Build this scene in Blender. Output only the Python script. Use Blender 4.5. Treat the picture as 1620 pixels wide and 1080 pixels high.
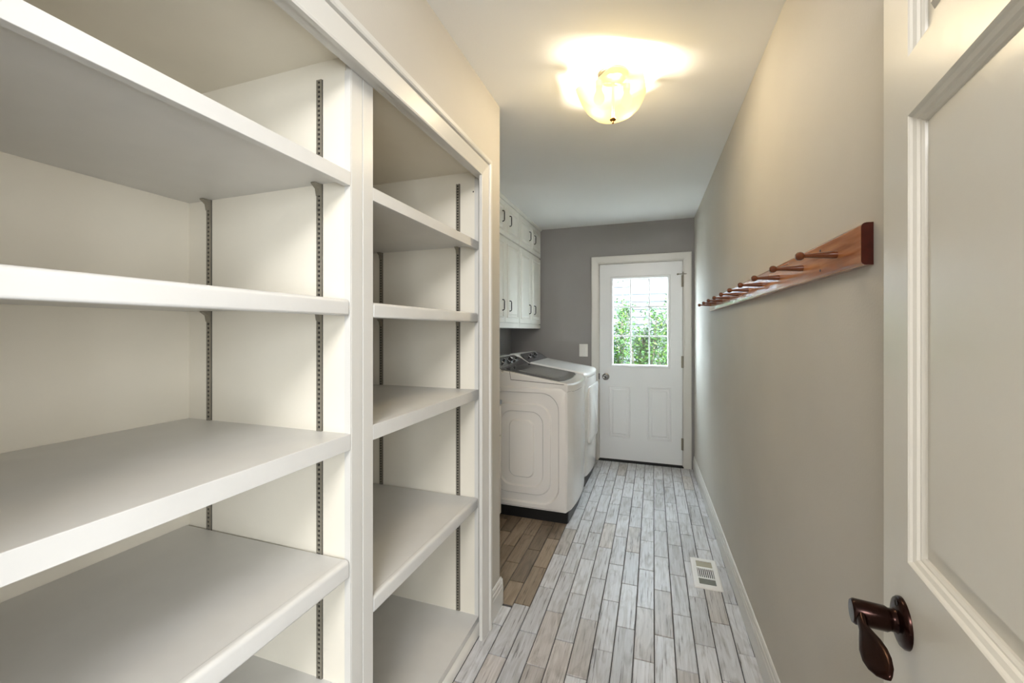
import bpy, bmesh, math, random
from mathutils import Vector, Matrix
random.seed(7)
for o in list(bpy.data.objects): bpy.data.objects.remove(o)
sc = bpy.context.scene
COL = sc.collection
PI = math.pi

# ------------------------------------------------------------------ camera, world, lights, exposure
YAW = 0.3276
cam_d = bpy.data.cameras.new('camera'); cam = bpy.data.objects.new('camera', cam_d); COL.objects.link(cam)
cam.location = (0, 0, 1.3426); cam.rotation_euler = (PI/2, 0, YAW)
cam_d.lens = 650.39*36/1620; cam_d.sensor_width = 36
cam_d.shift_x = -2.24/1620; cam_d.shift_y = -16.99/1620
cam_d.clip_start = 0.02; cam_d.clip_end = 200
sc.camera = cam
sc.view_settings.view_transform = 'Standard'; sc.view_settings.look = 'None'
sc.view_settings.gamma = 1; sc.view_settings.use_curve_mapping = False
sc.view_settings.exposure = 0.77

w = bpy.data.worlds.new('world'); sc.world = w; w.use_nodes = True
bg = w.node_tree.nodes['Background']
bg.inputs['Color'].default_value = (0.76, 0.88, 1.0, 1); bg.inputs['Strength'].default_value = 15.0

def area(name, loc, rot, sx, sy, power, col):
    l = bpy.data.lights.new(name, 'AREA'); l.shape = 'RECTANGLE'; l.size = sx; l.size_y = sy
    l.energy = power; l.color = col
    o = bpy.data.objects.new(name, l); COL.objects.link(o); o.location = loc; o.rotation_euler = rot
    return o
# the adjoining room behind the photographer: its ceiling light, plus two added daylight fills without windows
area('hall_ceiling_light', (-0.05, -0.95, 2.41), (math.radians(52), 0, 0), 0.8, 0.5, 46, (0.98, 0.98, 1.0))
area('hall_fill_light', (1.25, -2.35, 1.30), (math.radians(90), 0, math.radians(28)), 1.5, 1.6, 55, (0.86, 0.93, 1.0))
area('hall_side_fill_light', (1.95, -1.25, 1.35), (math.radians(90), 0, math.radians(64)), 1.6, 1.8, 43, (0.92, 0.95, 1.0))
LAMP_POWER = 13

# ------------------------------------------------------------------ helpers
def srgb(r, g, b):
    f = lambda c: (c/255/12.92 if c/255 <= .04045 else ((c/255+.055)/1.055)**2.4)
    return (f(r), f(g), f(b), 1)
def mat(name, col, rough=.5, metal=0, spec=.5, var=0, vscale=8, bump=0, bscale=60, coat=0):
    m = bpy.data.materials.new(name); m.use_nodes = True
    nt = m.node_tree; b = nt.nodes['Principled BSDF']
    b.inputs['Base Color'].default_value = col; b.inputs['Roughness'].default_value = rough
    b.inputs['Metallic'].default_value = metal; b.inputs['Specular IOR Level'].default_value = spec
    b.inputs['Coat Weight'].default_value = coat
    tc = nt.nodes.new('ShaderNodeTexCoord')
    if var:
        n = nt.nodes.new('ShaderNodeTexNoise'); n.inputs['Scale'].default_value = vscale; n.inputs['Detail'].default_value = 5
        nt.links.new(tc.outputs['Object'], n.inputs['Vector'])
        r = nt.nodes.new('ShaderNodeValToRGB')
        r.color_ramp.elements[0].position = .3; r.color_ramp.elements[1].position = .7
        r.color_ramp.elements[0].color = [c*(1-var) for c in col[:3]]+[1]
        r.color_ramp.elements[1].color = [min(1, c*(1+var)) for c in col[:3]]+[1]
        nt.links.new(n.outputs['Fac'], r.inputs['Fac']); nt.links.new(r.outputs['Color'], b.inputs['Base Color'])
    if bump:
        n = nt.nodes.new('ShaderNodeTexNoise'); n.inputs['Scale'].default_value = bscale; n.inputs['Detail'].default_value = 3
        nt.links.new(tc.outputs['Object'], n.inputs['Vector'])
        bp = nt.nodes.new('ShaderNodeBump'); bp.inputs['Strength'].default_value = bump; bp.inputs['Distance'].default_value = .002
        nt.links.new(n.outputs['Fac'], bp.inputs['Height']); nt.links.new(bp.outputs['Normal'], b.inputs['Normal'])
    return m

class MB:
    """collects shapes of one mesh object"""
    def __init__(s): s.bm = bmesh.new(); s.mi = 0
    def _tag(s, faces):
        for f in faces: f.material_index = s.mi
        return s
    def box(s, x0, x1, y0, y1, z0, z1, bev=0, seg=2):
        r = bmesh.ops.create_cube(s.bm, size=1)
        for v in r['verts']:
            v.co = Vector(((x0+x1)/2+v.co.x*(x1-x0), (y0+y1)/2+v.co.y*(y1-y0), (z0+z1)/2+v.co.z*(z1-z0)))
        fs = list({f for v in r['verts'] for f in v.link_faces}); s._tag(fs)
        if bev:
            es = list({e for v in r['verts'] for e in v.link_edges})
            q = bmesh.ops.bevel(s.bm, geom=es, offset=bev, segments=seg, affect='EDGES', profile=.5)
            s._tag(q['faces'])
        return s
    def poly(s, vs, fs):
        V = [s.bm.verts.new(v) for v in vs]
        F = [s.bm.faces.new([V[i] for i in f]) for f in fs]; s._tag(F); return s
    def prism(s, pts, a, b, axis):
        """2D polygon extruded along axis from a to b; pts are the two other coordinates in xyz order"""
        def mk(p, t):
            return {'x': (t, p[0], p[1]), 'y': (p[0], t, p[1]), 'z': (p[0], p[1], t)}[axis]
        n = len(pts)
        V = [mk(p, a) for p in pts]+[mk(p, b) for p in pts]
        F = [tuple(range(n)), tuple(range(2*n-1, n-1, -1))]+[(i, n+i, n+(i+1) % n, (i+1) % n) for i in range(n)]
        return s.poly(V, F)
    def lathe(s, prof, M=None, n=20, cap=True):
        """profile [(r,z)] round local z, placed by matrix M"""
        M = M or Matrix()
        rings = []
        for r, z in prof:
            if r < 1e-6: rings.append([s.bm.verts.new(M @ Vector((0, 0, z)))])
            else: rings.append([s.bm.verts.new(M @ Vector((r*math.cos(2*PI*i/n), r*math.sin(2*PI*i/n), z))) for i in range(n)])
        F = []
        for a, b in zip(rings, rings[1:]):
            for i in range(n):
                j = (i+1) % n
                if len(a) == 1 and len(b) == 1: continue
                if len(a) == 1: F.append(s.bm.faces.new((a[0], b[j], b[i])))
                elif len(b) == 1: F.append(s.bm.faces.new((a[i], a[j], b[0])))
                else: F.append(s.bm.faces.new((a[i], a[j], b[j], b[i])))
        if cap:
            for r in (rings[0], rings[-1]):
                if len(r) > 2: F.append(s.bm.faces.new(r))
        return s._tag(F)
    def tube(s, pts, rad, n=10):
        P = [Vector(p) for p in pts]; rings = []
        R = rad if isinstance(rad, (list, tuple)) else [rad]*len(P)
        up = Vector((0, 0, 1))
        for i, p in enumerate(P):
            d = (P[min(i+1, len(P)-1)]-P[max(i-1, 0)]).normalized()
            u = d.cross(up)
            if u.length < .05: u = d.cross(Vector((0, 1, 0)))
            u.normalize(); v = d.cross(u)
            rings.append([s.bm.verts.new(p+(u*math.cos(2*PI*k/n)+v*math.sin(2*PI*k/n))*R[i]) for k in range(n)])
        F = []
        for a, b in zip(rings, rings[1:]):
            for k in range(n): F.append(s.bm.faces.new((a[k], a[(k+1) % n], b[(k+1) % n], b[k])))
        F.append(s.bm.faces.new(rings[0])); F.append(s.bm.faces.new(rings[-1]))
        return s._tag(F)
    def loft(s, rings, close=True, cap=True):
        V = [[s.bm.verts.new(p) for p in r] for r in rings]; F = []
        n = len(rings[0])
        for a, b in zip(V, V[1:]):
            for k in range(n if close else n-1): F.append(s.bm.faces.new((a[k], a[(k+1) % n], b[(k+1) % n], b[k])))
        if cap: F.append(s.bm.faces.new(V[0])); F.append(s.bm.faces.new(V[-1]))
        return s._tag(F)
    def build(s, name, mats, parent=None, smooth=False, loc=None, bev=0, angle=40, kind=None, sub=0):
        bmesh.ops.recalc_face_normals(s.bm, faces=s.bm.faces)
        me = bpy.data.meshes.new(name); s.bm.to_mesh(me); s.bm.free()
        for m in (mats if isinstance(mats, (list, tuple)) else [mats]): me.materials.append(m)
        o = bpy.data.objects.new(name, me); COL.objects.link(o)
        if parent: o.parent = parent
        if loc: o.location = loc
        if smooth:
            for p in me.polygons: p.use_smooth = True
            me.set_sharp_from_angle(angle=math.radians(angle))
        if bev:
            b = o.modifiers.new('bevel', 'BEVEL'); b.width = bev; b.segments = 2; b.limit_method = 'ANGLE'; b.angle_limit = math.radians(35)
        if sub:
            d = o.modifiers.new('sub', 'SUBSURF'); d.levels = sub; d.render_levels = sub
        if kind: o['kind'] = kind
        return o
def thing(name, label, cat, loc=(0, 0, 0), rz=0, group=None):
    o = bpy.data.objects.new(name, None); COL.objects.link(o); o.location = loc; o.rotation_euler = (0, 0, rz)
    o.empty_display_size = .05
    o['label'] = label; o['category'] = cat
    if group: o['group'] = group
    return o
def rrect(cx, cz, w, h, r, n=6):
    """rounded rectangle outline"""
    P = []
    for (sx, sz, a0) in ((1, 1, 0), (-1, 1, 90), (-1, -1, 180), (1, -1, 270)):
        for i in range(n+1):
            a = math.radians(a0+90*i/n)
            P.append((cx+sx*(w/2-r)+r*math.cos(a), cz+sz*(h/2-r)+r*math.sin(a)))
    return P

# ------------------------------------------------------------------ materials
M_wall = mat('greige_paint', srgb(198, 192, 181), .6, var=.03, vscale=2.5, bump=.15, bscale=180)
M_gray = mat('gray_paint', srgb(152, 149, 147), .65, var=.04, vscale=3, bump=.15, bscale=180)
M_ceil = mat('ceiling_paint', srgb(238, 237, 234), .7, bump=.15, bscale=150)
M_trim = mat('trim_paint', srgb(214, 211, 204), .33, bump=.05, bscale=40)
M_shelf = mat('shelf_paint', srgb(216, 214, 209), .38, var=.02, vscale=12, bump=.08, bscale=70)
M_inner = mat('cabinet_interior_paint', srgb(234, 227, 211), .5, var=.02, vscale=6, bump=.12, bscale=90)
M_door = mat('door_paint', srgb(234, 235, 235), .32, bump=.05, bscale=30)
M_door2 = mat('panel_door_paint', srgb(220, 214, 201), .3, bump=.12, bscale=45, var=.02, vscale=5)
M_cab = mat('cabinet_paint', srgb(233, 231, 222), .35, var=.03, vscale=10)
M_black = mat('black_plastic', srgb(14, 14, 15), .45)
M_iron = mat('black_iron', srgb(28, 26, 26), .4, metal=.6)
M_bronze = mat('oiled_bronze', srgb(40, 19, 13), .22, metal=.8, var=.3, vscale=30)
M_nickel = mat('brushed_nickel', srgb(190, 184, 172), .3, metal=1)
M_knob = mat('satin_chrome_knob', srgb(150, 148, 146), .22, metal=1)
M_steel = mat('standard_steel', srgb(150, 144, 130), .45, metal=.45)
M_slot = mat('slot_dark', srgb(30, 28, 25), .7)
M_enamel = mat('white_enamel', srgb(230, 227, 222), .18, coat=.3)
M_console = mat('charcoal_console', srgb(66, 68, 73), .2, metal=.25, coat=.4)
M_chrome = mat('chrome', srgb(220, 220, 222), .08, metal=1)
M_plate = mat('switch_plastic', srgb(236, 234, 228), .3)
M_vent = mat('vent_enamel', srgb(232, 230, 226), .35)
M_brass = mat('antique_brass', srgb(150, 112, 60), .3, metal=1)
M_grout = mat('grout', srgb(84, 83, 83), .85, var=.08, vscale=30)
M_rubber = mat('hose_rubber', srgb(25, 25, 27), .5)

def wood_mat():
    m = bpy.data.materials.new('stained_oak'); m.use_nodes = True; nt = m.node_tree; b = nt.nodes['Principled BSDF']
    tc = nt.nodes.new('ShaderNodeTexCoord'); mp = nt.nodes.new('ShaderNodeMapping'); mp.inputs['Scale'].default_value = (60, 4, 60)
    n = nt.nodes.new('ShaderNodeTexNoise'); n.inputs['Scale'].default_value = 1; n.inputs['Detail'].default_value = 6
    r = nt.nodes.new('ShaderNodeValToRGB'); r.color_ramp.elements[0].position = .3; r.color_ramp.elements[1].position = .75
    r.color_ramp.elements[0].color = srgb(140, 78, 38); r.color_ramp.elements[1].color = srgb(206, 142, 86)
    nt.links.new(tc.outputs['Object'], mp.inputs['Vector']); nt.links.new(mp.outputs['Vector'], n.inputs['Vector'])
    nt.links.new(n.outputs['Fac'], r.inputs['Fac']); nt.links.new(r.outputs['Color'], b.inputs['Base Color'])
    b.inputs['Roughness'].default_value = .2; b.inputs['Coat Weight'].default_value = .5
    return m
M_oak = wood_mat()
M_oakend = mat('oak_end_grain', srgb(76, 22, 10), .3, var=.2, vscale=80)
M_peg = mat('peg_wood', srgb(98, 50, 24), .25, var=.15, vscale=40, coat=.4)

def tile_mat():
    """weathered-wood porcelain: each tile has its own tone (object colour) and its own streaks (object random)"""
    m = bpy.data.materials.new('wood_look_tile'); m.use_nodes = True; nt = m.node_tree; b = nt.nodes['Principled BSDF']
    L = nt.links.new
    tc = nt.nodes.new('ShaderNodeTexCoord'); oi = nt.nodes.new('ShaderNodeObjectInfo')
    ad = nt.nodes.new('ShaderNodeVectorMath'); ad.operation = 'SCALE'; ad.inputs['Scale'].default_value = 37
    cx = nt.nodes.new('ShaderNodeCombineXYZ')
    for k in range(3): L(oi.outputs['Random'], cx.inputs[k])
    L(cx.outputs[0], ad.inputs[0])
    a2 = nt.nodes.new('ShaderNodeVectorMath'); a2.operation = 'ADD'
    L(tc.outputs['Object'], a2.inputs[0]); L(ad.outputs[0], a2.inputs[1])
    mp = nt.nodes.new('ShaderNodeMapping'); mp.inputs['Scale'].default_value = (130, 5, 1); L(a2.outputs[0], mp.inputs['Vector'])
    n1 = nt.nodes.new('ShaderNodeTexNoise'); n1.inputs['Scale'].default_value = 1; n1.inputs['Detail'].default_value = 10; n1.inputs['Roughness'].default_value = .62; n1.inputs['Distortion'].default_value = .35
    L(mp.outputs[0], n1.inputs['Vector'])
    mp2 = nt.nodes.new('ShaderNodeMapping'); mp2.inputs['Scale'].default_value = (22, 5, 1); L(a2.outputs[0], mp2.inputs['Vector'])
    n2 = nt.nodes.new('ShaderNodeTexNoise'); n2.inputs['Scale'].default_value = 1; n2.inputs['Detail'].default_value = 5; n2.inputs['Distortion'].default_value = 1.5
    L(mp2.outputs[0], n2.inputs['Vector'])
    r1 = nt.nodes.new('ShaderNodeValToRGB'); e = r1.color_ramp.elements
    e[0].position = .34; e[0].color = (.34, .32, .31, 1); e[1].position = .66; e[1].color = (1.12, 1.13, 1.14, 1)
    e2 = r1.color_ramp.elements.new(.41); e2.color = (.93, .93, .93, 1)
    L(n1.outputs['Fac'], r1.inputs['Fac'])
    r2 = nt.nodes.new('ShaderNodeValToRGB'); e = r2.color_ramp.elements
    e[0].position = .32; e[0].color = (.76, .74, .72, 1); e[1].position = .55; e[1].color = (1.04, 1.04, 1.05, 1)
    L(n2.outputs['Fac'], r2.inputs['Fac'])
    mx = nt.nodes.new('ShaderNodeMix'); mx.data_type = 'RGBA'; mx.blend_type = 'MULTIPLY'; mx.inputs['Factor'].default_value = 1
    L(oi.outputs['Color'], mx.inputs['A']); L(r1.outputs['Color'], mx.inputs['B'])
    m2 = nt.nodes.new('ShaderNodeMix'); m2.data_type = 'RGBA'; m2.blend_type = 'MULTIPLY'; m2.inputs['Factor'].default_value = 1
    L(mx.outputs['Result'], m2.inputs['A']); L(r2.outputs['Color'], m2.inputs['B'])
    L(m2.outputs['Result'], b.inputs['Base Color'])
    b.inputs['Roughness'].default_value = .33
    bp = nt.nodes.new('ShaderNodeBump'); bp.inputs['Strength'].default_value = .25; bp.inputs['Distance'].default_value = .002
    L(n1.outputs['Fac'], bp.inputs['Height']); L(bp.outputs['Normal'], b.inputs['Normal'])
    return m
M_tile = tile_mat()
def glass_mat(name, tint=(1, 1, 1, 1), refl=.06):
    m = bpy.data.materials.new(name); m.use_nodes = True; nt = m.node_tree; nt.nodes.clear()
    o = nt.nodes.new('ShaderNodeOutputMaterial'); t = nt.nodes.new('ShaderNodeBsdfTransparent'); t.inputs['Color'].default_value = tint
    g = nt.nodes.new('ShaderNodeBsdfGlossy'); g.inputs['Roughness'].default_value = .02
    mx = nt.nodes.new('ShaderNodeMixShader'); mx.inputs['Fac'].default_value = refl
    nt.links.new(t.outputs[0], mx.inputs[1]); nt.links.new(g.outputs[0], mx.inputs[2]); nt.links.new(mx.outputs[0], o.inputs[0])
    return m
M_pane = glass_mat('window_glass', (.97, .99, .98, 1), .05)
def lidglass():
    m = mat('tinted_lid_glass', srgb(88, 90, 92), .06, coat=.5); return m
M_lid = lidglass()
def bowl_mat():
    m = bpy.data.materials.new('alabaster_glass'); m.use_nodes = True; nt = m.node_tree; nt.nodes.clear(); L = nt.links.new
    o = nt.nodes.new('ShaderNodeOutputMaterial')
    t = nt.nodes.new('ShaderNodeBsdfTransparent'); t.inputs['Color'].default_value = (1, .95, .78, 1)
    tl = nt.nodes.new('ShaderNodeBsdfTranslucent'); tl.inputs['Color'].default_value = (.06, .046, .019, 1)
    d = nt.nodes.new('ShaderNodeBsdfPrincipled'); d.inputs['Base Color'].default_value = (.08, .062, .026, 1); d.inputs['Roughness'].default_value = .2
    em = nt.nodes.new('ShaderNodeEmission'); em.inputs['Color'].default_value = (1, .86, .46, 1); em.inputs['Strength'].default_value = .36
    m1 = nt.nodes.new('ShaderNodeMixShader'); m1.inputs['Fac'].default_value = .5; L(tl.outputs[0], m1.inputs[1]); L(d.outputs[0], m1.inputs[2])
    m2 = nt.nodes.new('ShaderNodeMixShader'); 
    lw = nt.nodes.new('ShaderNodeLayerWeight'); lw.inputs['Blend'].default_value = .5
    cr = nt.nodes.new('ShaderNodeValToRGB'); cr.color_ramp.elements[0].position = .35; cr.color_ramp.elements[0].color = (.40, .40, .40, 1)
    cr.color_ramp.elements[1].position = .9; cr.color_ramp.elements[1].color = (.15, .15, .15, 1)
    L(lw.outputs['Facing'], cr.inputs['Fac'])
    L(cr.outputs['Color'], m2.inputs['Fac']); L(m1.outputs[0], m2.inputs[1]); L(t.outputs[0], m2.inputs[2])
    ad = nt.nodes.new('ShaderNodeAddShader'); L(m2.outputs[0], ad.inputs[0]); L(em.outputs[0], ad.inputs[1])
    L(ad.outputs[0], o.inputs[0]); return m
M_bowl = bowl_mat()
def emit(name, col, s):
    m = bpy.data.materials.new(name); m.use_nodes = True; nt = m.node_tree; nt.nodes.clear()
    o = nt.nodes.new('ShaderNodeOutputMaterial'); e = nt.nodes.new('ShaderNodeEmission'); e.inputs['Color'].default_value = col; e.inputs['Strength'].default_value = s
    nt.links.new(e.outputs[0], o.inputs[0]); return m
M_bulb = emit('lit_bulb', (1, .88, .66, 1), 1.3)

# ------------------------------------------------------------------ room shell
H = 2.44; YB = 4.34; XW = -0.7137; YE = 1.89; XN = -1.50
KR = -0.0141; XR0 = 0.4393
def xr(y): return XR0+KR*y
ceil = MB().box(XN-.12, .60, -.02, YB+.12, H, H+.1).box(XN-.12, 2.3, -2.6, -.02, H, H+.1).build('ceiling', M_ceil, kind='structure')
floor = MB().box(XN-.12, .60, -.02, YB+.12, -.1, -.006).box(XN-.12, 2.3, -2.6, -.02, -.1, -.006).build('floor', M_grout, kind='structure')
# tiles in running bond, a third of a metre long, running down the room
XF_TOE = -.7255
TW, TL, G = .0820, .3350, .0021
def tile_mesh(x0, x1, y0, y1):
    a, b, c = (x1-x0)/2-G, (y1-y0)/2-G, .0016
    V = [(sx*a, sy*b, -.008) for sx, sy in ((-1, -1), (1, -1), (1, 1), (-1, 1))]
    V += [(sx*a, sy*b, -c) for sx, sy in ((-1, -1), (1, -1), (1, 1), (-1, 1))]
    V += [(sx*(a-c), sy*(b-c), 0) for sx, sy in ((-1, -1), (1, -1), (1, 1), (-1, 1))]
    F = [(8, 9, 10, 11)]
    for k in range(2):
        for i in range(4): F.append((4*k+i, 4*k+(i+1) % 4, 4*k+4+(i+1) % 4, 4*k+4+i))
    me = bpy.data.meshes.new('tile'); me.from_pydata(V, [], F); me.materials.append(M_tile); return me
full = tile_mesh(0, TW, 0, TL)
VX0, VX1, VY0, VY1 = .204, .345, 2.343, 2.646       # the floor register
nt_ = 0
for ci in range(-14, 7):
    cx0 = .005+.082*ci; cx1 = cx0+TW
    off = 1.757 if ci % 2 else 1.924
    for ri in range(-5, 9):
        y0 = off+ri*TL; y1 = y0+TL
        spans = [(max(y0, .35), min(y1, YB-.005))]
        if cx0 < -.7257:                                   # column cut by the shelving and the wall end
            if spans[0][0] < YE+.015 < spans[0][1]: spans = [(spans[0][0], YE-.001), (YE+.015, spans[0][1])]
        for y0c, y1c in spans:
            x0c = cx0; x1c = min(cx1, xr((y0+y1)/2)-.012)
            if y0c < YE: x0c = max(x0c, XF_TOE)
            if x1c-x0c < .012 or y1c-y0c < .012: continue
            if cx1 < -.72 and y0c > 3.05: continue
            whole = (abs(x0c-cx0)+abs(x1c-cx1)+abs(y0c-y0)+abs(y1c-y1)) < 1e-6
            me = full if whole else tile_mesh(x0c, x1c, y0c, y1c)
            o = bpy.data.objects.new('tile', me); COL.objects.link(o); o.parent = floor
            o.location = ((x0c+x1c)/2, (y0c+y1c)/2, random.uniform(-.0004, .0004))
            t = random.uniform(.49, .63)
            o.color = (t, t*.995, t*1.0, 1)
            if random.random() < .07: o.color = (t*.92, t*.86, t*.80, 1)
            if cx1 < -.56 and 1.9 < y0c+.1: q = random.uniform(.75, 1.25); o.color = (t*.44*q, t*.34*q, t*.24*q, 1)  # nook tiles browner and darker: tile tone plus nook shade put into the colour
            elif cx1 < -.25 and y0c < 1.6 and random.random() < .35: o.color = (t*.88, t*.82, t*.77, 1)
            nt_ += 1
print('tiles', nt_)

# right wall (very slightly out of square), back wall with its door opening, nook wall, wall over and beside the shelving
MB().poly([(xr(-.02), -.02, 0), (xr(YB), YB, 0), (.62, YB, 0), (.62, -.02, 0), (xr(-.02), -.02, H), (xr(YB), YB, H), (.62, YB, H), (.62, -.02, H)],
          [(0, 1, 2, 3), (4, 7, 6, 5), (0, 4, 5, 1), (1, 5, 6, 2), (2, 6, 7, 3), (3, 7, 4, 0)]).build('wall_right', M_wall, kind='structure')
DX0, DX1, DZ1 = -.531, .275, 2.031
MB().box(XN-.12, DX0-.02, YB, YB+.12, 0, H).box(DX1+.02, .60, YB, YB+.12, 0, H).box(DX0-.02, DX1+.02, YB, YB+.12, DZ1+.02, H).build('wall_back', M_gray, kind='structure')
MB().box(XN-.12, XN, YE, YB, 0, H).build('wall_nook', M_gray, kind='structure')
MB().box(XN-.12, XW, 1.735, YE, 0, H).box(XN-.12, XW, -.02, 1.735, 2.09, H).box(XN-.12, -1.385, -.02, 1.735, 0, 2.09).build('wall_left', M_wall, kind='structure')
# wall with the doorway the photograph is taken from, and the room behind it
MB().box(XN-.12, -.58, -.14, -.02, 0, H).box(.262, 2.3, -.14, -.02, 0, H).box(-.58, .262, -.14, -.02, 2.37, H).build('wall_near', M_wall, kind='structure')  # header raised so the hall lights reach the back of the room
MB().box(XN-.12, 2.3, -2.72, -2.6, 0, H).build('wall_rear', M_wall, kind='structure')
MB().box(XN-.24, XN-.12, -2.6, -.02, 0, H).box(2.3, 2.42, -2.6, -.02, 0, H).build('wall_hall', M_wall, kind='structure')

# baseboards: tall flat board with a stepped moulded cap
def base_profile(d=1):
    return [(0, 0), (.014*d, 0), (.014*d, .085), (.0115*d, .090), (.0115*d, .105), (.008*d, .110), (.008*d, .120), (.004*d, .128), (0, .130)]
def sweep(prof, A, B, n):
    """profile (offset along n, z) swept from floor point A to B"""
    return [[(P[0]+n[0]*u, P[1]+n[1]*u, z) for u, z in prof] for P in (A, B)]
m = MB(); m.loft(sweep(base_profile(), (xr(.05), .05), (xr(YB-.003), YB-.003), (-1, KR))); m.build('baseboard_right', M_trim, kind='structure')
m = MB(); m.loft(sweep(base_profile(), (XW, 1.737), (XW, YE+.014), (1, 0))); m.loft(sweep(base_profile(), (XW+.0138, YE), (-1.02, YE), (0, 1))); m.build('baseboard_left', M_trim, kind='structure')

# casing round the shelving opening: swept, mitred at the corner
def casing(name, pts, prof, m_, axis_fn):
    """pts: inner corner polyline in 2D; prof: (outward, proud) closed; axis_fn maps (a,b,proud) to xyz"""
    rings = []
    for i, (p, od) in enumerate(pts):
        rings.append([axis_fn(p[0]+od[0]*u, p[1]+od[1]*u, w_) for u, w_ in prof])
    b = MB(); b.loft(rings); return b.build(name, m_, kind='structure')
CP = [(0, 0), (0, .013), (.005, .015), (.009, .015), (.012, .011), (.018, .012), (.058, .019), (.062, .019), (.0645, .012), (.067, .012), (.069, .023), (.074, .026), (.088, .026), (.092, .022), (.092, 0)]
casing('trim_1', [((1.640, 0), (1, 0)), ((1.640, 2.018), (1, 1)), ((-.018, 2.018), (0, 1))], CP, M_trim, lambda a, b, c: (XW+c, a, b))
# jamb under the header
MB().box(-.7465, XW-.004, -.018, 1.7345, 2.026, 2.0895).build('trim_2', M_trim, kind='structure')
# back door casing
casing('trim_3', [((DX0-.008, 0), (-1, 0)), ((DX0-.008, DZ1+.008), (-1, 1)), ((DX1+.008, DZ1+.008), (1, 1)), ((DX1+.008, 0), (1, 0))],
       [(0, 0), (0, .011), (.010, .013), (.055, .017), (.068, .017), (.071, .013), (.071, 0)], M_trim, lambda a, b, c: (a, YB-c, b))
# jamb of the near doorway
MB().box(.246, .2615, -.14, -.02, 0, 2.37).box(-.5795, -.562, -.14, -.02, 0, 2.37).build('trim_4', M_trim, kind='structure')

# ------------------------------------------------------------------ back door
d1 = MB()
gx0, gx1, gz0, gz1 = -.39, .134, .998, 1.871
d1.box(DX0+.003, gx0-.012, YB+.008, YB+.052, .022, DZ1-.003).box(gx1+.012, DX1-.003, YB+.008, YB+.052, .022, DZ1-.003)
d1.box(gx0-.012, gx1+.012, YB+.008, YB+.052, .022, gz0-.012).box(gx0-.012, gx1+.012, YB+.008, YB+.052, gz1+.012, DZ1-.003)
door1 = d1.build('door_1', M_door, kind='structure')
def ring(b, x0, x1, z0, z1, wdt, prof, yf):
    """rectangular moulding: prof (inset from outer, proud)"""
    R = [[(x0+u, yf-v, z0+u), (x1-u, yf-v, z0+u), (x1-u, yf-v, z1-u), (x0+u, yf-v, z1-u)] for u, v in prof]
    b.loft(R, cap=False)
b = MB(); ring(b, gx0-.028, gx1+.028, gz0-.028, gz1+.028, .03, [(0, -.001), (0, .008), (.006, .012), (.020, .012), (.028, .004), (.028, -.042), (.016, -.042), (.016, -.001), (0, -.001)], YB+.008)
b.build('window_frame', M_door, door1)
vx = [-.2165, -.0375]; hz = [1.287, 1.586]
for x in vx: MB().box(x-.007, x+.007, YB+.012, YB+.036, gz0, gz1, .003, 1).build('muntin', M_door, door1)
for z in hz: MB().box(gx0, gx1, YB+.013, YB+.035, z-.007, z+.007, .003, 1).build('muntin', M_door, door1)
xs_ = [gx0]+vx+[gx1]; zs_ = [gz0]+hz+[gz1]
for i in range(3):
    for j in range(3):
        MB().box(xs_[i]+(.007 if i else 0), xs_[i+1]-(.007 if i < 2 else 0), YB+.022, YB+.026, zs_[j]+(.007 if j else 0), zs_[j+1]-(.007 if j < 2 else 0)).build('pane', M_pane, door1)
for (x0, x1) in ((-.435, -.215), (-.055, .170)):
    b = MB(); ring(b, x0, x1, .245, .78, .03, [(0, -.001), (.004, .006), (.012, .006), (.018, -.0005)], YB+.008)
    ring(b, x0+.034, x1-.034, .279, .746, .03, [(0, -.001), (.012, .005), (.014, .005)], YB+.008)
    b.poly([(x0+.048, YB+.003, .293), (x1-.048, YB+.003, .293), (x1-.048, YB+.003, .732), (x0+.048, YB+.003, .732)], [(0, 1, 2, 3)])
    b.build('panel', M_door, door1)
Mk = Matrix.Translation((-.464, YB+.008, .868)) @ Matrix.Rotation(PI/2, 4, 'X')
kn = MB().lathe([(.036, 0), (.036, .005), (.024, .009), (.014, .012), (.013, .026), (.022, .032), (.030, .043), (.030, .054), (.023, .062), (.018, .062), (.016, .059), (0, .059)], Mk, 24).build('door_knob', M_knob, door1, smooth=True)
MB().lathe([(.010, .059), (.010, .063), (0, .0635)], Mk, 12).build('keyhole', M_slot, kn)
for z in (1.83, 1.037, .231):
    b = MB(); b.tube([(DX1+.001, YB-.002, z-.058), (DX1+.001, YB-.002, z+.058)], .0065, 10)
    for q in (-.0195, .0195): b.tube([(DX1+.001, YB-.002, z+q-.001), (DX1+.001, YB-.002, z+q+.001)], .0075, 10)
    b.box(DX1-.014, DX1+.001, YB+.004, YB+.0075, z-.058, z+.058)
    h = b.build('hinge', M_steel, door1, smooth=True)
    if z > 1.8:      # hinge-pin door stop
        MB().tube([(DX1+.001, YB-.004, z+.055), (DX1+.001, YB-.005, z+.088)], .005).tube([(DX1-.038, YB-.012, z+.067), (DX1+.034, YB-.012, z+.067)], .004).tube([(DX1-.038, YB-.012, z+.067), (DX1-.048, YB+.003, z+.067)], [.006, .009]).build('door_stop', M_steel, h, smooth=True)
MB().box(DX0-.004, DX0+.004, YB-.0135, YB+.004, .84, .90).build('strike_plate', M_iron, door1)
MB().box(DX0-.02, DX1+.02, YB+.001, YB+.12, -.006, .012, .004, 1).build('threshold', M_black, door1)
MB().box(DX0+.004, DX1-.004, YB+.012, YB+.048, .012, .0215).build('door_sweep', M_black, door1)
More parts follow.
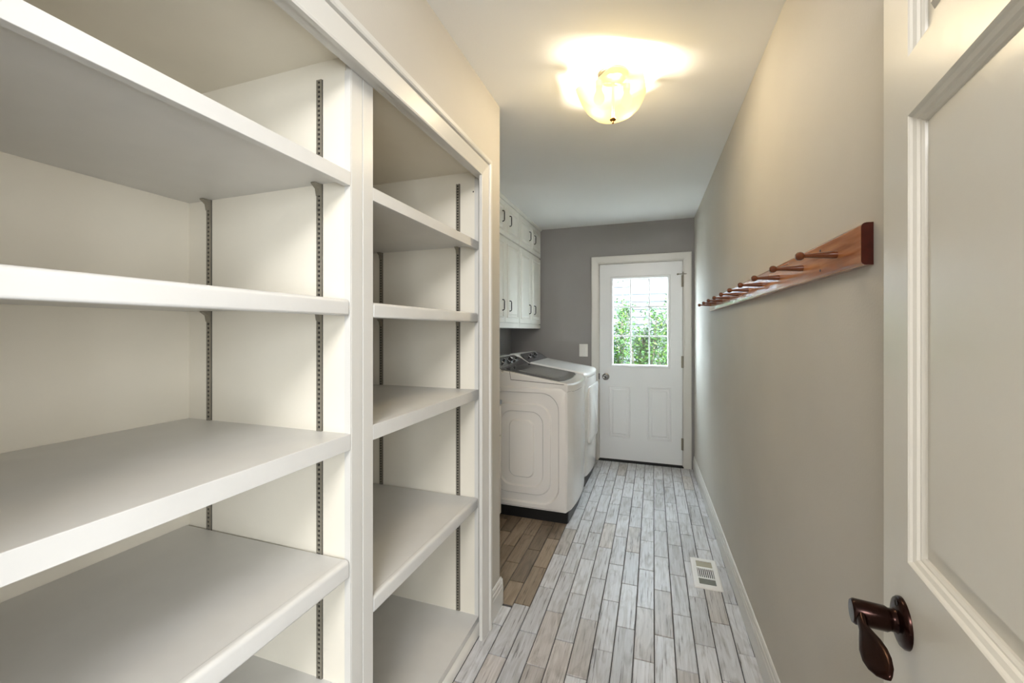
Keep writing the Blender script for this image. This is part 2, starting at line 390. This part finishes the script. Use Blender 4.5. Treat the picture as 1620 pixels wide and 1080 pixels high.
# jamb lining
MB().box(DX0-.02, DX0-.0005, YB+.001, YB+.12, .0125, DZ1+.02).box(DX1+.0005, DX1+.02, YB+.001, YB+.12, .0125, DZ1+.02).box(DX0-.0005, DX1+.0005, YB+.001, YB+.12, DZ1+.0005, DZ1+.02).box(DX0-.0005, DX0+.012, YB+.0535, YB+.08, .0125, DZ1).box(DX1-.012, DX1+.0005, YB+.0535, YB+.08, .0125, DZ1).box(DX0+.012, DX1-.012, YB+.0535, YB+.08, DZ1-.012, DZ1+.0005).build('trim_5', M_trim, kind='structure')

# light switch on the back wall
sw = thing('light_switch', 'white rocker light switch on the gray back wall beside the door', 'switch', (-.694, YB, 1.137))
MB().box(-.045, .045, -.006, 0, -.066, .066, .003, 2).build('wall_plate', M_plate, sw)
MB().prism([(-.0062, -.034), (-.0062, .034), (-.012, .034), (-.008, 0), (-.008, -.034)], -.017, .017, 'x').build('rocker', M_plate, sw)
for z in (-.048, .048): MB().lathe([(.003, 0), (.003, .001), (0, .0015)], Matrix.Translation((0, -.006, z)) @ Matrix.Rotation(PI/2, 4, 'X'), 8).build('screw', M_plate, sw)

# ------------------------------------------------------------------ built-in shelving
XF, XK = -.7477, -1.3617
Y1, Y2, Y3 = .8827, .9708, 1.7129; YM = .9267; Y0 = .02
ZT = 2.066
def standard(parent, x, yface, sgn, z0, z1):
    """slotted steel shelf standard let into the side panel; sgn points into the bay"""
    b = MB(); w2 = .0085
    b.box(x-w2, x-w2+.0045, min(yface, yface+sgn*.004), max(yface, yface+sgn*.004), z0, z1)
    b.box(x+w2-.0045, x+w2, min(yface, yface+sgn*.004), max(yface, yface+sgn*.004), z0, z1)
    n = int((z1-z0)/.0127)
    for i in range(n+1):
        zc = z0+i*.0127
        b.box(x-w2+.0045, x+w2-.0045, min(yface+sgn*.0005, yface+sgn*.0035), max(yface+sgn*.0005, yface+sgn*.0035), zc, min(zc+.0062, z1))
    b.mi = 1
    b.box(x-w2+.0045, x+w2-.0045, min(yface, yface+sgn*.0004), max(yface, yface+sgn*.0004), z0, z1)
    b.box(x+w2, x+w2+.0022, min(yface, yface+sgn*.0003), max(yface, yface+sgn*.0003), z0, z1)
    return b.build('shelf_standard', [M_steel, M_slot], parent)
def clip(parent, x, yface, sgn, z):
    """bent steel clip hooked in the standard under the shelf"""
    b = MB()
    b.prism([(yface+sgn*.004, z-.032), (yface+sgn*.0065, z-.032), (yface+sgn*.010, z-.014), (yface+sgn*.024, z-.0035), (yface+sgn*.024, z-.0012), (yface+sgn*.004, z-.0012)], x-.0075, x+.0075, 'x')
    return b.build('shelf_clip', M_steel, parent)
def shelf(parent, ya, yb_, zt, th, rounded, name='shelf'):
    """board with a front lip"""
    if rounded: ya += .003; yb_ -= .006
    s_ = MB().box(XK+.001, XF-.020, ya, yb_, zt-.02 if not rounded else zt-.022, zt-.001).build(name, M_shelf, parent)
    if rounded:
        r = .010; P = [(XF-.0195, zt-th), (XF-.004, zt-th), (XF-.001, zt-th+.003)]
        for i in range(6):
            a = math.radians(90*i/5); P.append((XF-.001-r+r*math.cos(a), zt+.001-r+r*math.sin(a)))
        P.append((XF-.0195, zt+.001))
        l = MB().prism(P, ya+.001, yb_-.001, 'y').build('shelf_lip', M_shelf, s_, smooth=True, bev=.0025)
    else:
        l = MB().box(XF-.0195, XF, ya, yb_-.0034, zt-th, zt).build('shelf_lip', M_shelf, s_, bev=.0012)
    return s_
STD_X = (-.852, -1.272)
def bay(name, label, ya, yb_, stile_a, stile_b, shelves, zdeck):
    t = thing(name, label, 'shelving', (0, 0, 0), group='built-in shelving bays')
    MB().box(XK-.012, XK, ya, yb_, 0, ZT).build('back_panel', M_inner, t)
    MB().box(XK, XF-.020, yb_, yb_+.018, 0, ZT).build('side_panel', M_inner, t)
    MB().box(XK, XF-.020, ya-.018, ya, 0, ZT).build('side_panel', M_inner, t)
    MB().box(XK, -.741, ya, yb_, ZT-.0, ZT+.018).build('top_panel', M_inner, t)
    MB().box(XK, XF-.0005, ya, yb_, zdeck-.02, zdeck).build('bottom_panel', M_shelf, t)
    MB().box(XF-.02, XF-.0005, ya, yb_, 0, zdeck-.0205).build('toe_board', M_shelf, t)
    MB().prism([(XF, 0), (XF+.022, 0), (XF+.021, .010), (XF+.016, .019), (XF+.008, .025), (XF, .026)], ya, yb_, 'y').build('shoe_moulding', M_trim, t, smooth=True)
    for (a, b_) in (stile_a, stile_b):
        if a is not None: MB().box(XF-.0195, XF, a, b_, 0, 2.064).build('stile', M_trim, t, bev=.0015)
    MB().box(XF-.0195, XF-.0006, yb_-.0032, yb_-.0002, zdeck+.0005, 2.025).build('edge_strip', M_trim, t)
    for x in STD_X:
        standard(t, x, yb_, -1, zdeck+.003, 2.018); standard(t, x, ya, 1, zdeck+.003, 2.018)
    for zt, th, rd in shelves:
        shelf(t, ya, yb_, zt, th, rd)
        for x in STD_X:
            for yf, sg in ((yb_, -1), (ya, 1)): clip(t, x, yf, sg, zt-(.0215 if rd else .0195))
    return t
bay1 = bay('built_in_shelving', 'wide white shelving bay nearest the camera, left of the double upright', Y0+.018, Y1, (Y0, Y0+.018), (Y1, YM-.0013),
           [(1.757, .036, False), (1.4236, .042, True), (1.0734, .042, False), (.7445, .046, True), (.407, .042, False)], .055)
bay2 = bay('built_in_shelving', 'narrow white shelving bay between the double upright and the moulded casing', Y2, Y3, (YM+.0013, Y2), (Y3, 1.7345),
           [(1.7466, .037, False), (1.4219, .042, True), (1.0772, .043, False), (.588, .044, True)], .052)
for (x, z) in ((-.775, 1.975), (-.765, .16)):
    MB().lathe([(.0035, 0), (.003, .001), (0, .0012)], Matrix.Translation((x, Y3, z)) @ Matrix.Rotation(PI/2, 4, 'X'), 8).build('screw', M_slot, bay2)

# ------------------------------------------------------------------ upper cabinets
XC = -1.1608
def pull(parent, xf, y, z, h=.085, d=.026, r=.0042):
    b = MB(); P = []
    for (dx, dz) in ((0, -h/2), (d*.6, -h/2), (d*.9, -h/2+.004), (d, -h/2+.012), (d, h/2-.012), (d*.9, h/2-.004), (d*.6, h/2), (0, h/2)): P.append((xf+dx, y, z+dz))
    b.tube(P, r, 8); return b.build('handle', M_iron, parent, smooth=True)
def panel_door(parent, xf, y0, y1, z0, z1, fr=.05):
    """raised panel door facing +x"""
    b = MB()
    b.box(xf-.019, xf, y0, y1, z0, z1, .002, 1)
    def rr(u, v): return [(xf+v, y0+u, z0+u), (xf+v, y1-u, z0+u), (xf+v, y1-u, z1-u), (xf+v, y0+u, z1-u)]
    d = b.build('door', M_cab, parent)
    q = MB()
    q.loft([rr(fr-.010, 0), rr(fr-.008, .007), rr(fr-.002, .007), rr(fr+.004, .0006), rr(fr+.010, .0006), rr(fr+.026, .008), rr(fr+.034, .008)], cap=False)
    V = rr(fr+.034, .008); q.poly(V, [(0, 1, 2, 3)])
    q.build('raised_panel', M_cab, d)
    return d
def wall_cabinet(y0, y1, label):
    t = thing('wall_cabinet', label, 'cabinet', (0, 0, 0), group='wall cabinets over the laundry machines')
    MB().box(XN, XC-.0195, y0+.001, y1-.001, 1.366, H-.001).build('carcass', M_cab, t)
    MB().box(XC-.0195, XC-.002, y0+.001, y1-.001, 1.366, 1.406, .002, 1).build('light_rail', M_cab, t)
    MB().prism([(XC-.0195, 2.418), (XC+.002, 2.418), (XC+.008, 2.426), (XC+.016, 2.432), (XC+.016, H-.001), (XC-.0195, H-.001)], y0+.001, y1-.001, 'y').build('crown_strip', M_cab, t)
    ym = (y0+y1)/2
    for (za, zb_, hz_) in ((1.412, 2.112, 1.552), (2.128, 2.414, 2.270)):
        for (a, b_, hy) in ((y0+.006, ym-.002, ym-.093+.0), (ym+.002, y1-.006, ym+.097)):
            hy = ym-.088 if b_ < ym else ym+.088
            d = panel_door(t, XC, a, b_, za, zb_)
            pull(d, XC, hy, hz_)
    return t
wall_cabinet(3.588, 4.337, 'white wall cabinet pair against the gray back wall above the dryer')
wall_cabinet(2.822, 3.586, 'white wall cabinet pair nearer the camera, above the washing machine')

# base cabinet in the nook, mostly behind the wall end
bc = thing('base_cabinet', 'narrow white base cabinet just behind the wall end, left of the washing machine', 'cabinet', (0, 0, 0))
MB().box(XN+.002, -1.043, YE+.016, 2.745, 0, .822).build('carcass', M_cab, bc)
for (a, b_) in ((YE+.03, 2.32), (2.324, 2.742)):
    for (za, zb_) in ((.05, .60), (.606, .815)):
        q = MB().box(-1.0425, -1.0235, a, b_, za, zb_, .002, 1).build('drawer' if za > .5 else 'door', M_cab, bc)
        pull(q, -1.0235, (a+b_)/2, (za+zb_)/2 if za > .5 else zb_-.09)
MB().box(XN+.002, -1.018, YE+.016, 2.748, .8225, .852, .005, 2).build('countertop', mat('pale_laminate', srgb(150, 160, 172), .25), bc)

# ------------------------------------------------------------------ washing machine and dryer
def machine_body(b, y0, y1, front, bow, back):
    """bowed front plan, sloping top; returns via loft along y of side profiles"""
    n = 12; rings = []
    for i in range(n+1):
        t = i/n; y = y0+(y1-y0)*t
        f = front+bow*(1-(2*t-1)**2)
        k = 1-min(1, min(t, 1-t)*n/1.0)
        f -= .012*k
        prof = [(back, .075), (f-.010, .075), (f, .085), (f+.004, .50), (f+.002, .90), (f-.004, .945), (-.60, .955), (-1.04, 1.035), (-1.06, 1.052), (back, 1.052)]
        rings.append([(x, y, z) for x, z in prof])
    b.loft(rings); return b
def laundry(name, label, y0, y1, kind):
    t = thing(name, label, 'washing machine' if kind == 'w' else 'dryer', (0, 0, 0))
    front, bow, back = -.553, .030, -1.245
    machine_body(MB(), y0, y1, front, bow, back).build('body', M_enamel, t, smooth=True, bev=.004, angle=25)
    # black plinth
    MB().prism([(back+.02, y0+.004), (front-.013, y0+.004), (front-.006, y0+.02), (front+.004, (y0+y1)/2), (front-.006, y1-.02), (front-.013, y1-.004), (back+.02, y1-.004)], .002, .0745, 'z').build('plinth', M_black, t)
    # pressed ridges and grooves on the side panels
    cx, cz, d_, n0 = -.895, .510, .014, .0004
    loops = [(rrect(-.906, .512, .660, .856, .03), n0), (rrect(-.90, .512, .600, .840, .12), d_)]
    for (w_, h_, r_, hi) in ((.554, .790, .13, False), (.440, .650, .11, True), (.327, .540, .09, False), (.190, .415, .055, True)):
        oc = .5 if w_ < .5 else .512
        loops.append((rrect(cx, oc, w_, h_, r_), d_ if not hi else n0))
        loops.append((rrect(cx, oc, w_-.018, h_-.018, r_-.009), n0 if not hi else d_))
    b = MB(); b.loft([[(x, y0-v, z) for x, z in P] for P, v in loops], cap=False)
    b.poly([(x, y0-loops[-1][1], z) for x, z in loops[-1][0]], [tuple(range(len(loops[-1][0])))])
    b.build('pressed_side_panel', M_enamel, t, smooth=True, angle=24)
    # console: sloping charcoal face rising to the back, white rear hood
    def con(y): return [(-1.050, 1.053), (-1.168, 1.128), (-1.180, 1.131), (-1.244, 1.131), (-1.244, 1.053)]
    ya, yb_ = y0+.004, y1-.004
    R = []
    for (y, s_) in ((ya, .80), (ya+.02, .97), (ya+.05, 1), (yb_-.05, 1), (yb_-.02, .97), (yb_, .80)):
        R.append([(x, y, 1.053+(z-1.053)*s_) for x, z in con(y)])
    MB().loft(R).build('console_hood', M_enamel, t, smooth=True, angle=30)
    # charcoal face plate lies on the slope
    sl = Vector((-.118, 0, .075)).normalized(); nn = Vector((.075, 0, .118)).normalized(); o0 = Vector((-1.050, 0, 1.054))
    def onface(u, y, h_): return o0+sl*u+nn*h_+Vector((0, y, 0))
    Lc = .134
    pts = [(.0, ya+.005), (.0, yb_-.005), (Lc*.55, yb_-.008), (Lc*.88, yb_-.045), (Lc, yb_-.09), (Lc, ya+.09), (Lc*.88, ya+.045), (Lc*.55, ya+.008)]
    fp = MB(); fp.loft([[onface(u, y, .0005) for u, y in pts], [onface(u, y, .005) for u, y in pts]]); fp.build('control_panel', M_console, t, bev=.0015)
    M3 = lambda u, y, h_: Matrix.Translation(onface(u, y, h_)) @ nn.to_track_quat('Z', 'Y').to_matrix().to_4x4()
    for (y, r_) in (((y0+y1)/2+.02, .024), ((y0+y1)/2+.16, .012), ((y0+y1)/2-.14, .012)) if kind == 'w' else (((y0+y1)/2+.06, .024), ((y0+y1)/2-.12, .012)):
        k = MB().lathe([(r_, .0), (r_*.98, .010), (r_*.80, .013), (r_*.76, .026), (r_*.70, .028), (0, .028)], M3(.075, y, .005), 24).build('control_knob', M_black, t, smooth=True)
        MB().lathe([(r_*1.14, 0), (r_*1.14, .003), (r_*1.01, .005)], M3(.075, y, .0048), 24).build('knob_ring', M_chrome, k, smooth=True)
        MB().lathe([(r_*.60, .0278), (r_*.58, .030), (0, .0302)], M3(.075, y, .005), 24).build('knob_cap', M_chrome, k, smooth=True)
    dsp = MB(); dsp.loft([[onface(u, y, h_) for u, y in ((.055, y0+.05), (.055, y0+.12), (.095, y0+.12), (.095, y0+.05))] for h_ in (.0049, .0058)]); dsp.build('display', M_black, t)
    # top
    def lidz(x, e): return 1.040-(x+1.04)/.48*.080+e
    def top_ring(y_in, xa, xb, e, nb=8, sw_=.03):
        """plan outline of the lid with a bowed front, on the sloping top"""
        P = []
        for i in range(nb+1):
            s_ = i/nb; y = y0+y_in+(y1-y0-2*y_in)*s_
            x = xb+sw_*(1-(2*s_-1)**2)
            if i in (0, nb): x -= .014
            P.append((x, y, lidz(x, e)))
        P.append((xa, y1-y_in, lidz(xa, e))); P.append((xa, y0+y_in, lidz(xa, e)))
        return P
    if kind == 'w':
        lid = MB().loft([top_ring(.001, -1.035, -.556, -.052), top_ring(-.002, -1.035, -.546, -.040), top_ring(-.002, -1.035, -.546, .004), top_ring(.006, -1.035, -.553, .012), top_ring(.030, -1.030, -.590, .0135)]).build('lid', M_enamel, t, smooth=True, angle=35)
        MB().loft([top_ring(.034, -1.048, -.612, .0125, sw_=.022), top_ring(.034, -1.048, -.612, .0175, sw_=.022), top_ring(.040, -1.046, -.618, .0185, sw_=.022)]).build('lid_glass', M_lid, lid, bev=.001)
        MB().prism([(-.978, .9895), (-.9755, .9895), (-.984, 1.045), (-.9865, 1.045)], y0-.0028, y0-.001, 'y').prism([(-.978, .9870), (-.585, .9655), (-.585, .9690), (-.978, .9905)], y0-.0028, y0-.001, 'y').build('lid_seam', M_slot, lid)
        g = MB(); g.loft([[(x, y, z) for x, y, z in top_ring(.110, -.955, -.66, .0180, sw_=.012)], [(x, y, z) for x, y, z in top_ring(.118, -.948, -.668, .0198, sw_=.012)]]); g.build('lid_window', mat('lid_window_glass', srgb(150, 151, 150), .08, coat=.5), lid)
    else:
        MB().loft([top_ring(.001, -1.045, -.556, -.030), top_ring(-.001, -1.045, -.549, -.012), top_ring(-.001, -1.045, -.549, .006), top_ring(.004, -1.045, -.555, .014), top_ring(.028, -1.045, -.585, .019), top_ring(.06, -1.04, -.63, .020)]).build('top_cover', M_enamel, t, smooth=True, angle=50)
        # front door, bowed
        b = MB(); rings = []
        for (m_, e) in ((.060, .001), (.060, .014), (.072, .020)):
            P = []
            for (yy, zz) in rrect((y0+y1)/2, .60, (y1-y0)-2*m_+.0, .50-2*(m_-.06), .06):
                tt = (yy-y0)/(y1-y0); P.append((front+bow*(1-(2*tt-1)**2)+.003+e, yy, zz))
            rings.append(P)
        b.loft(rings); b.build('door', M_enamel, t, smooth=True, angle=30)
    return t
wm = laundry('washing_machine', 'white top-loading washing machine with dark glass lid, nearest the camera', 2.817, 3.500, 'w')
MB().tube([(-1.25, 2.95, 1.00), (-1.33, 2.95, 1.10), (-1.40, 2.94, 1.14), (-1.46, 2.92, 1.08), (-1.478, 2.90, .95), (-1.48, 2.90, .6)], .014, 10).build('drain_hose', M_rubber, wm, smooth=True)
laundry('tumble_dryer', 'white dryer with plain enamel top between the washing machine and back wall', 3.530, 4.213, 'd')

# ------------------------------------------------------------------ ceiling light
cl = thing('ceiling_light', 'semi-flush ceiling light with wavy cream glass bowl and nickel canopy', 'lamp', (-.163, 1.806, H))
MB().lathe([(.063, 0), (.063, -.006), (.056, -.012), (.050, -.024), (.030, -.032), (.012, -.036), (0, -.036)], None, 32).build('canopy', M_nickel, cl, smooth=True)
MB().lathe([(.006, -.036), (.006, -.196)], None, 12).build('stem', M_nickel, cl, smooth=True)
rings = []; nb = 72
A0 = math.radians(-62)
def bowl_pt(k, i, inn):
    a = 2*PI*i/nb
    wv = math.cos(3*(a-A0))
    r0, z0 = [(.012, -.186), (.050, -.182), (.085, -.168), (.112, -.143), (.130, -.112), (.142, -.082), (.148, -.064)][k]
    s_ = k/6
    r = r0*(1+.085*wv*s_**1.5)-(0 if not inn else .004)
    z = z0+(.020*wv)*s_**2+(0 if not inn else .004)
    return (r*math.cos(a), r*math.sin(a), z)
b = MB(); b.loft([[bowl_pt(k, i, False) for i in range(nb)] for k in range(7)]+[[bowl_pt(k, i, True) for i in range(nb)] for k in range(6, -1, -1)], cap=False)
b.build('glass_bowl', M_bowl, cl, smooth=True, angle=60)
MB().lathe([(0, -.188), (.012, -.188), (.014, -.193), (.010, -.198), (.005, -.201), (.006, -.205), (.004, -.210), (0, -.212)], None, 16).build('finial', M_brass, cl, smooth=True)
for (dx, dy) in ((.055, .03), (-.055, -.03)):
    bm_ = MB().lathe([(0, -.135), (.012, -.132), (.021, -.120), (.024, -.107), (.020, -.092), (.013, -.078), (.012, -.06), (0, -.06)], Matrix.Translation((dx, dy, 0)), 16).build('bulb', M_bulb, cl, smooth=True)
    MB().lathe([(.015, -.036), (.015, -.0605)], Matrix.Translation((dx, dy, 0)), 12).build('socket', M_nickel, cl, smooth=True)
    MB().tube([(dx*.15, dy*.15, -.034), (dx, dy, -.040)], .006, 8).build('lamp_arm', M_nickel, cl, smooth=True)
    l = bpy.data.lights.new('bulb_light', 'POINT'); l.energy = LAMP_POWER; l.color = (1, .87, .70); l.shadow_soft_size = .028
    lo = bpy.data.objects.new('bulb_light', l); COL.objects.link(lo); lo.parent = cl; lo.location = (dx*1.0, dy*1.0, -.155)

# ------------------------------------------------------------------ peg rail
PY0, PY1 = 1.027, 3.172
pr = thing('peg_rail', 'long oak peg rail with ten turned pegs on the right wall', 'coat rack', (xr(0), 0, 1.5207), math.atan(-KR))
def pry(y): return y
b = MB(); th, hh = .0215, .0435
prof = [(-.0005, -hh), (-.0005, hh)]
for i in range(5):
    a = math.radians(90*i/4); prof.append((-(th-.009)-.009*math.sin(a), hh-.009+.009*math.cos(a)))
for i in range(5):
    a = math.radians(90*i/4); prof.append((-(th-.009)-.009*math.cos(a), -hh+.009-.009*math.sin(a)))
b.prism(prof, PY0, PY1, 'y')
for f in b.bm.faces:
    if abs(f.normal.y) > .9 or len(f.verts) > 6: f.material_index = 1
rail = b.build('rail', [M_oak, M_oakend], pr, smooth=True, angle=25)
pm = None
for i in range(10):
    y = 1.1415+.2168*i
    if pm is None:
        Mp = Matrix.Rotation(-PI/2, 4, 'Y')
        o = MB().lathe([(.0085, 0), (.0088, .006), (.0078, .020), (.0058, .045), (.0046, .060), (.0050, .064), (.0088, .067), (.0105, .072), (.0098, .078), (.0060, .0815), (0, .0825)], Mp, 18).build('peg', M_peg, pr, smooth=True)
        pm = o.data
    else:
        o = bpy.data.objects.new('peg', pm); COL.objects.link(o); o.parent = pr
    o.location = (-th, y, -.002)
for y in (1.235, 2.08, 2.92):
    for z in (-.026, .024): MB().lathe([(.0035, 0), (.003, .0008), (0, .001)], Matrix.Translation((-th, y, z)) @ Matrix.Rotation(-PI/2, 4, 'Y'), 8).build('screw', M_slot, pr)

# ------------------------------------------------------------------ floor register
fv = thing('floor_vent', 'white metal floor register set in the tile floor by the right baseboard', 'vent', ((VX0+VX1)/2, (VY0+VY1)/2, .0))
a, c = (VX1-VX0)/2, (VY1-VY0)/2
b = MB()
ix, iy = a-.029, c-.035
def fr(u, z): return [(-a+u*0-0+(0), 0, 0)]
R = lambda ax, ay, z: [(-ax, -ay, z), (ax, -ay, z), (ax, ay, z), (-ax, ay, z)]
b.loft([R(a, c, .0006), R(a-.004, c-.004, .005), R(a-.010, c-.010, .0065), R(ix, iy, .0065), R(ix, iy, .0012)], cap=False)
b.build('frame', M_vent, fv)
MB().box(-ix, ix, -iy, iy, .0006, .0012).build('duct_opening', M_slot, fv)
for (y0, y1) in ((.040, .054), (-.062, -.050)): MB().box(-ix, ix, y0, y1, .0013, .0062).build('crossbar', M_vent, fv)
for i in range(8):
    x = -ix+.006+(2*ix-.012)*i/7
    MB().box(x-.0024, x+.0024, -.050, .040, .0013, .0058).build('slat', M_vent, fv)
for i in range(5):
    y = -iy+.003+i*.0105
    MB().prism([(y, .0013), (y+.003, .0013), (y+.008, .0050), (y+.005, .0050)], -ix, ix, 'x').build('damper_blade', mat('zinc', srgb(120, 125, 122), .4, metal=.6) if i == 0 else bpy.data.materials['zinc'], fv)
MB().box(-ix, ix, .054, iy, .0013, .0035).build('damper_plate', mat('dull_zinc', srgb(168, 160, 138), .5, metal=.3), fv)

# ------------------------------------------------------------------ open panelled door on the right
ang = math.radians(7.5137)
dd = Vector((math.sin(ang), math.cos(ang), 0))
DSC = .65
def ray(px, py=520):
    F = Vector((-math.sin(YAW), math.cos(YAW), 0)); Rr = Vector((math.cos(YAW), math.sin(YAW), 0))
    return F+Rr*((px-812.24)/650.39)
p0 = ray(1398)*DSC
door2 = MB()
DW, DT, DH = .755, .040, 2.02
ZS = lambda z: 1.3426+(z-1.3426)*DSC/.62          # heights measured at the nominal distance
pz = [(.20, .80), (ZS(1.037), ZS(1.6255)), (ZS(1.703), 1.93)]
SX0, SX1 = .091, DW-.100
door2.box(0, SX0, 0, DT, .012, DH).box(SX1, DW, 0, DT, .012, DH)
zz = [.012]+[v for p in pz for v in p]+[DH]
for i in range(0, 8, 2): door2.box(SX0, SX1, 0, DT, zz[i], zz[i+1])
door2 = door2.build('door_2', M_door2, kind='structure')
door2.location = (p0.x, p0.y, 0); door2.rotation_euler = (0, 0, math.atan2(-dd.y, -dd.x))
for (z0, z1) in pz:
    def rr(u, v): return [(SX0+u, v, z0+u), (SX1-u, v, z0+u), (SX1-u, v, z1-u), (SX0+u, v, z1-u)]
    q = MB(); q.loft([rr(0, .0), rr(.002, .0015), rr(.004, .004), rr(.009, .0065), rr(.011, .0095), rr(.013, .010), rr(.016, .0125), rr(.017, .0155)], cap=False)
    q.loft([rr(0, DT), rr(.004, DT-.004), rr(.013, DT-.010), rr(.017, DT-.0155)], cap=False)
    q.build('moulding', M_door2, door2)
    q = MB(); V = rr(.046, .009); W = rr(.046, DT-.009)
    q.loft([rr(.006, .0155), rr(.036, .0150), rr(.042, .009), rr(.046, .009)], cap=False); q.poly(V, [(0, 1, 2, 3)])
    q.loft([rr(.006, DT-.0155), rr(.036, DT-.015), rr(.042, DT-.009), rr(.046, DT-.009)], cap=False); q.poly(W, [(0, 1, 2, 3)])
    q.build('panel', M_door2, door2)
# lever set; local x runs to the hinge, local -y faces the camera
LS, LZ = .0775, ZS(.9495)
def lever(sg, y0):
    Mr = Matrix.Translation((LS, y0, LZ)) @ Matrix.Rotation(PI/2*(1 if sg < 0 else -1), 4, 'X')
    ro = MB().lathe([(.0335, 0), (.0335, .003), (.031, .0062), (.024, .0085), (.014, .0098), (0, .0098)], Mr, 32).build('rosette', M_bronze, door2, smooth=True)
    length = .040 if sg > 0 else .056
    neck = MB().lathe([(.0175, .008), (.0150, .012), (.0148, .016), (.0168, .020), (.0172, length), (.0150, length+.003), (0, length+.0034)], Mr, 24).build('lever_neck', M_bronze, ro, smooth=True)
    # blade: thin waist then a flat teardrop paddle, along +x
    yb0 = y0+sg*(length-.008)
    R = []
    for (s_, hw, ht, tw) in ((-.012, .004, .005, 0), (-.006, .0120, .0065, 0), (.008, .0125, .0070, 0), (.020, .0085, .0062, .15), (.034, .0075, .0052, .4), (.048, .0115, .0044, .7), (.064, .0158, .0038, .8), (.080, .0175, .0036, .8), (.094, .0160, .0034, .8), (.106, .0115, .0032, .8), (.113, .0055, .0028, .8), (.1155, .0020, .0020, .8)):
        ring_ = []
        for i in range(16):
            t_ = 2*PI*i/16
            p_, q_ = hw*math.cos(t_), ht*math.sin(t_)
            ring_.append((LS+s_, yb0+sg*(q_*math.cos(tw)-p_*math.sin(tw))+sg*.006*math.sin(max(0, s_)*26), LZ+p_*math.cos(tw)+q_*math.sin(tw)-.010*max(0, s_)/.11))
        R.append(ring_)
    MB().loft(R).build('lever_handle', M_bronze, ro, smooth=True, angle=60)
    for dz in (.0255,):
        MB().lathe([(.0042, 0), (.0040, .0012), (0, .0014)], Matrix.Translation((LS-.0, y0, LZ+dz)) @ Matrix.Rotation(PI/2*(1 if sg < 0 else -1), 4, 'X') @ Matrix.Translation((0, 0, .0078)), 12).build('screw', M_slot, ro)
lever(-1, 0); lever(1, DT)
MB().box(-.0008, 0, .008, DT-.008, LZ-.028, LZ+.028).build('latch_plate', M_bronze, door2)
for z in (.22, 1.02, 1.82): MB().tube([(DW+.005, DT+.003, z-.045), (DW+.005, DT+.003, z+.045)], .006).build('hinge', M_bronze, door2, smooth=True)

# ------------------------------------------------------------------ outdoors behind the back door
M_ground = mat('garden_path', srgb(176, 172, 164), .9, var=.2, vscale=6)
MB().box(-9, 9, YB+.125, 16, -.4, -.16).build('ground', M_ground, kind='structure')
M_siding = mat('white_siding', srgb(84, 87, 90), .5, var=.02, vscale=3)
house = thing('neighbour_house', 'neighbouring house wall of pale clapboard siding behind the shrubs', 'house', (0, 8.4, -.16))
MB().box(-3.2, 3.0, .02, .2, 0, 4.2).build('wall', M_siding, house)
sm = None; z = 0
while z < 4.0:
    if sm is None:
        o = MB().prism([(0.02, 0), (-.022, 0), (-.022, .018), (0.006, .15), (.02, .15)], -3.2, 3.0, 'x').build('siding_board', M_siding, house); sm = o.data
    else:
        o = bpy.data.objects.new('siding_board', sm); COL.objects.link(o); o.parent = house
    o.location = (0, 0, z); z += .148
M_leaf = [mat('leaf_green', srgb(44, 82, 14), .5, var=.35, vscale=14), mat('leaf_dark', srgb(20, 42, 16), .5, var=.3, vscale=10), mat('leaf_yellow', srgb(78, 110, 16), .5, var=.25, vscale=14)]
M_stem = mat('bark', srgb(88, 76, 62), .8)
def shrub(x, y, h, r, n, label, seed, sparse=0):
    rnd = random.Random(seed)
    t = thing('shrub', label, 'shrub', (x, y, -.16), group='shrubs outside the back door')
    st = MB(); tips = []
    for k in range(9):
        a = rnd.uniform(0, 2*PI); q = rnd.uniform(.2, .95)*r; hh_ = h*rnd.uniform(.65, 1.0)
        P = [(.05*math.cos(a), .05*math.sin(a), 0), (q*.35*math.cos(a), q*.35*math.sin(a), hh_*.35), (q*.75*math.cos(a+.2), q*.75*math.sin(a+.2), hh_*.7), (q*math.cos(a), q*math.sin(a), hh_)]
        st.tube(P, [.016, .012, .008, .003], 6); tips.append(P)
    st.build('stem', M_stem, t)
    b = MB()
    for i in range(n):
        P = rnd.choice(tips); s_ = rnd.uniform(.22, 1.03)*(len(P)-1); k = min(int(s_), len(P)-2)
        p = Vector(P[k]).lerp(Vector(P[k+1]), s_-k)
        sp = r*.42*(1-.55*s_/(len(P)-1)) if not sparse else r*.25
        p += Vector((rnd.gauss(0, sp), rnd.gauss(0, sp), rnd.gauss(0, sp*.6)))
        if p.z < .05: continue
        d = Vector((rnd.gauss(0, 1), rnd.gauss(0, 1), rnd.gauss(-.1, .6))).normalized()
        u = d.cross(Vector((rnd.gauss(0, .4), rnd.gauss(0, .4), 1))).normalized(); L_ = rnd.uniform(.045, .085); W_ = L_*.24
        nrm = d.cross(u)*(L_*.08)
        b.mi = rnd.choices((0, 1, 2), (5, 3, 2))[0]
        b.poly([p, p+d*L_*.45+u*W_-nrm, p+d*L_, p+d*L_*.45-u*W_-nrm, p+d*L_*.5+nrm], [(0, 1, 4), (1, 2, 4), (2, 3, 4), (3, 0, 4)])
    b.build('foliage', M_leaf, t, kind='stuff')
    return t
shrub(.22, 6.95, 2.05, .34, 3600, 'leafy green shrub at the right of the door glass', 3)
shrub(-.17, 5.85, 1.85, .30, 3000, 'yellow-green shrub in the middle of the door glass, nearest the door', 4)
shrub(-.62, 6.85, 1.95, .34, 3400, 'shrub at the left of the door glass, below the tall sapling', 5)
shrub(-.58, 7.92, 2.62, .14, 200, 'tall sparse sapling rising above the shrubs at the left of the glass', 8, 1)
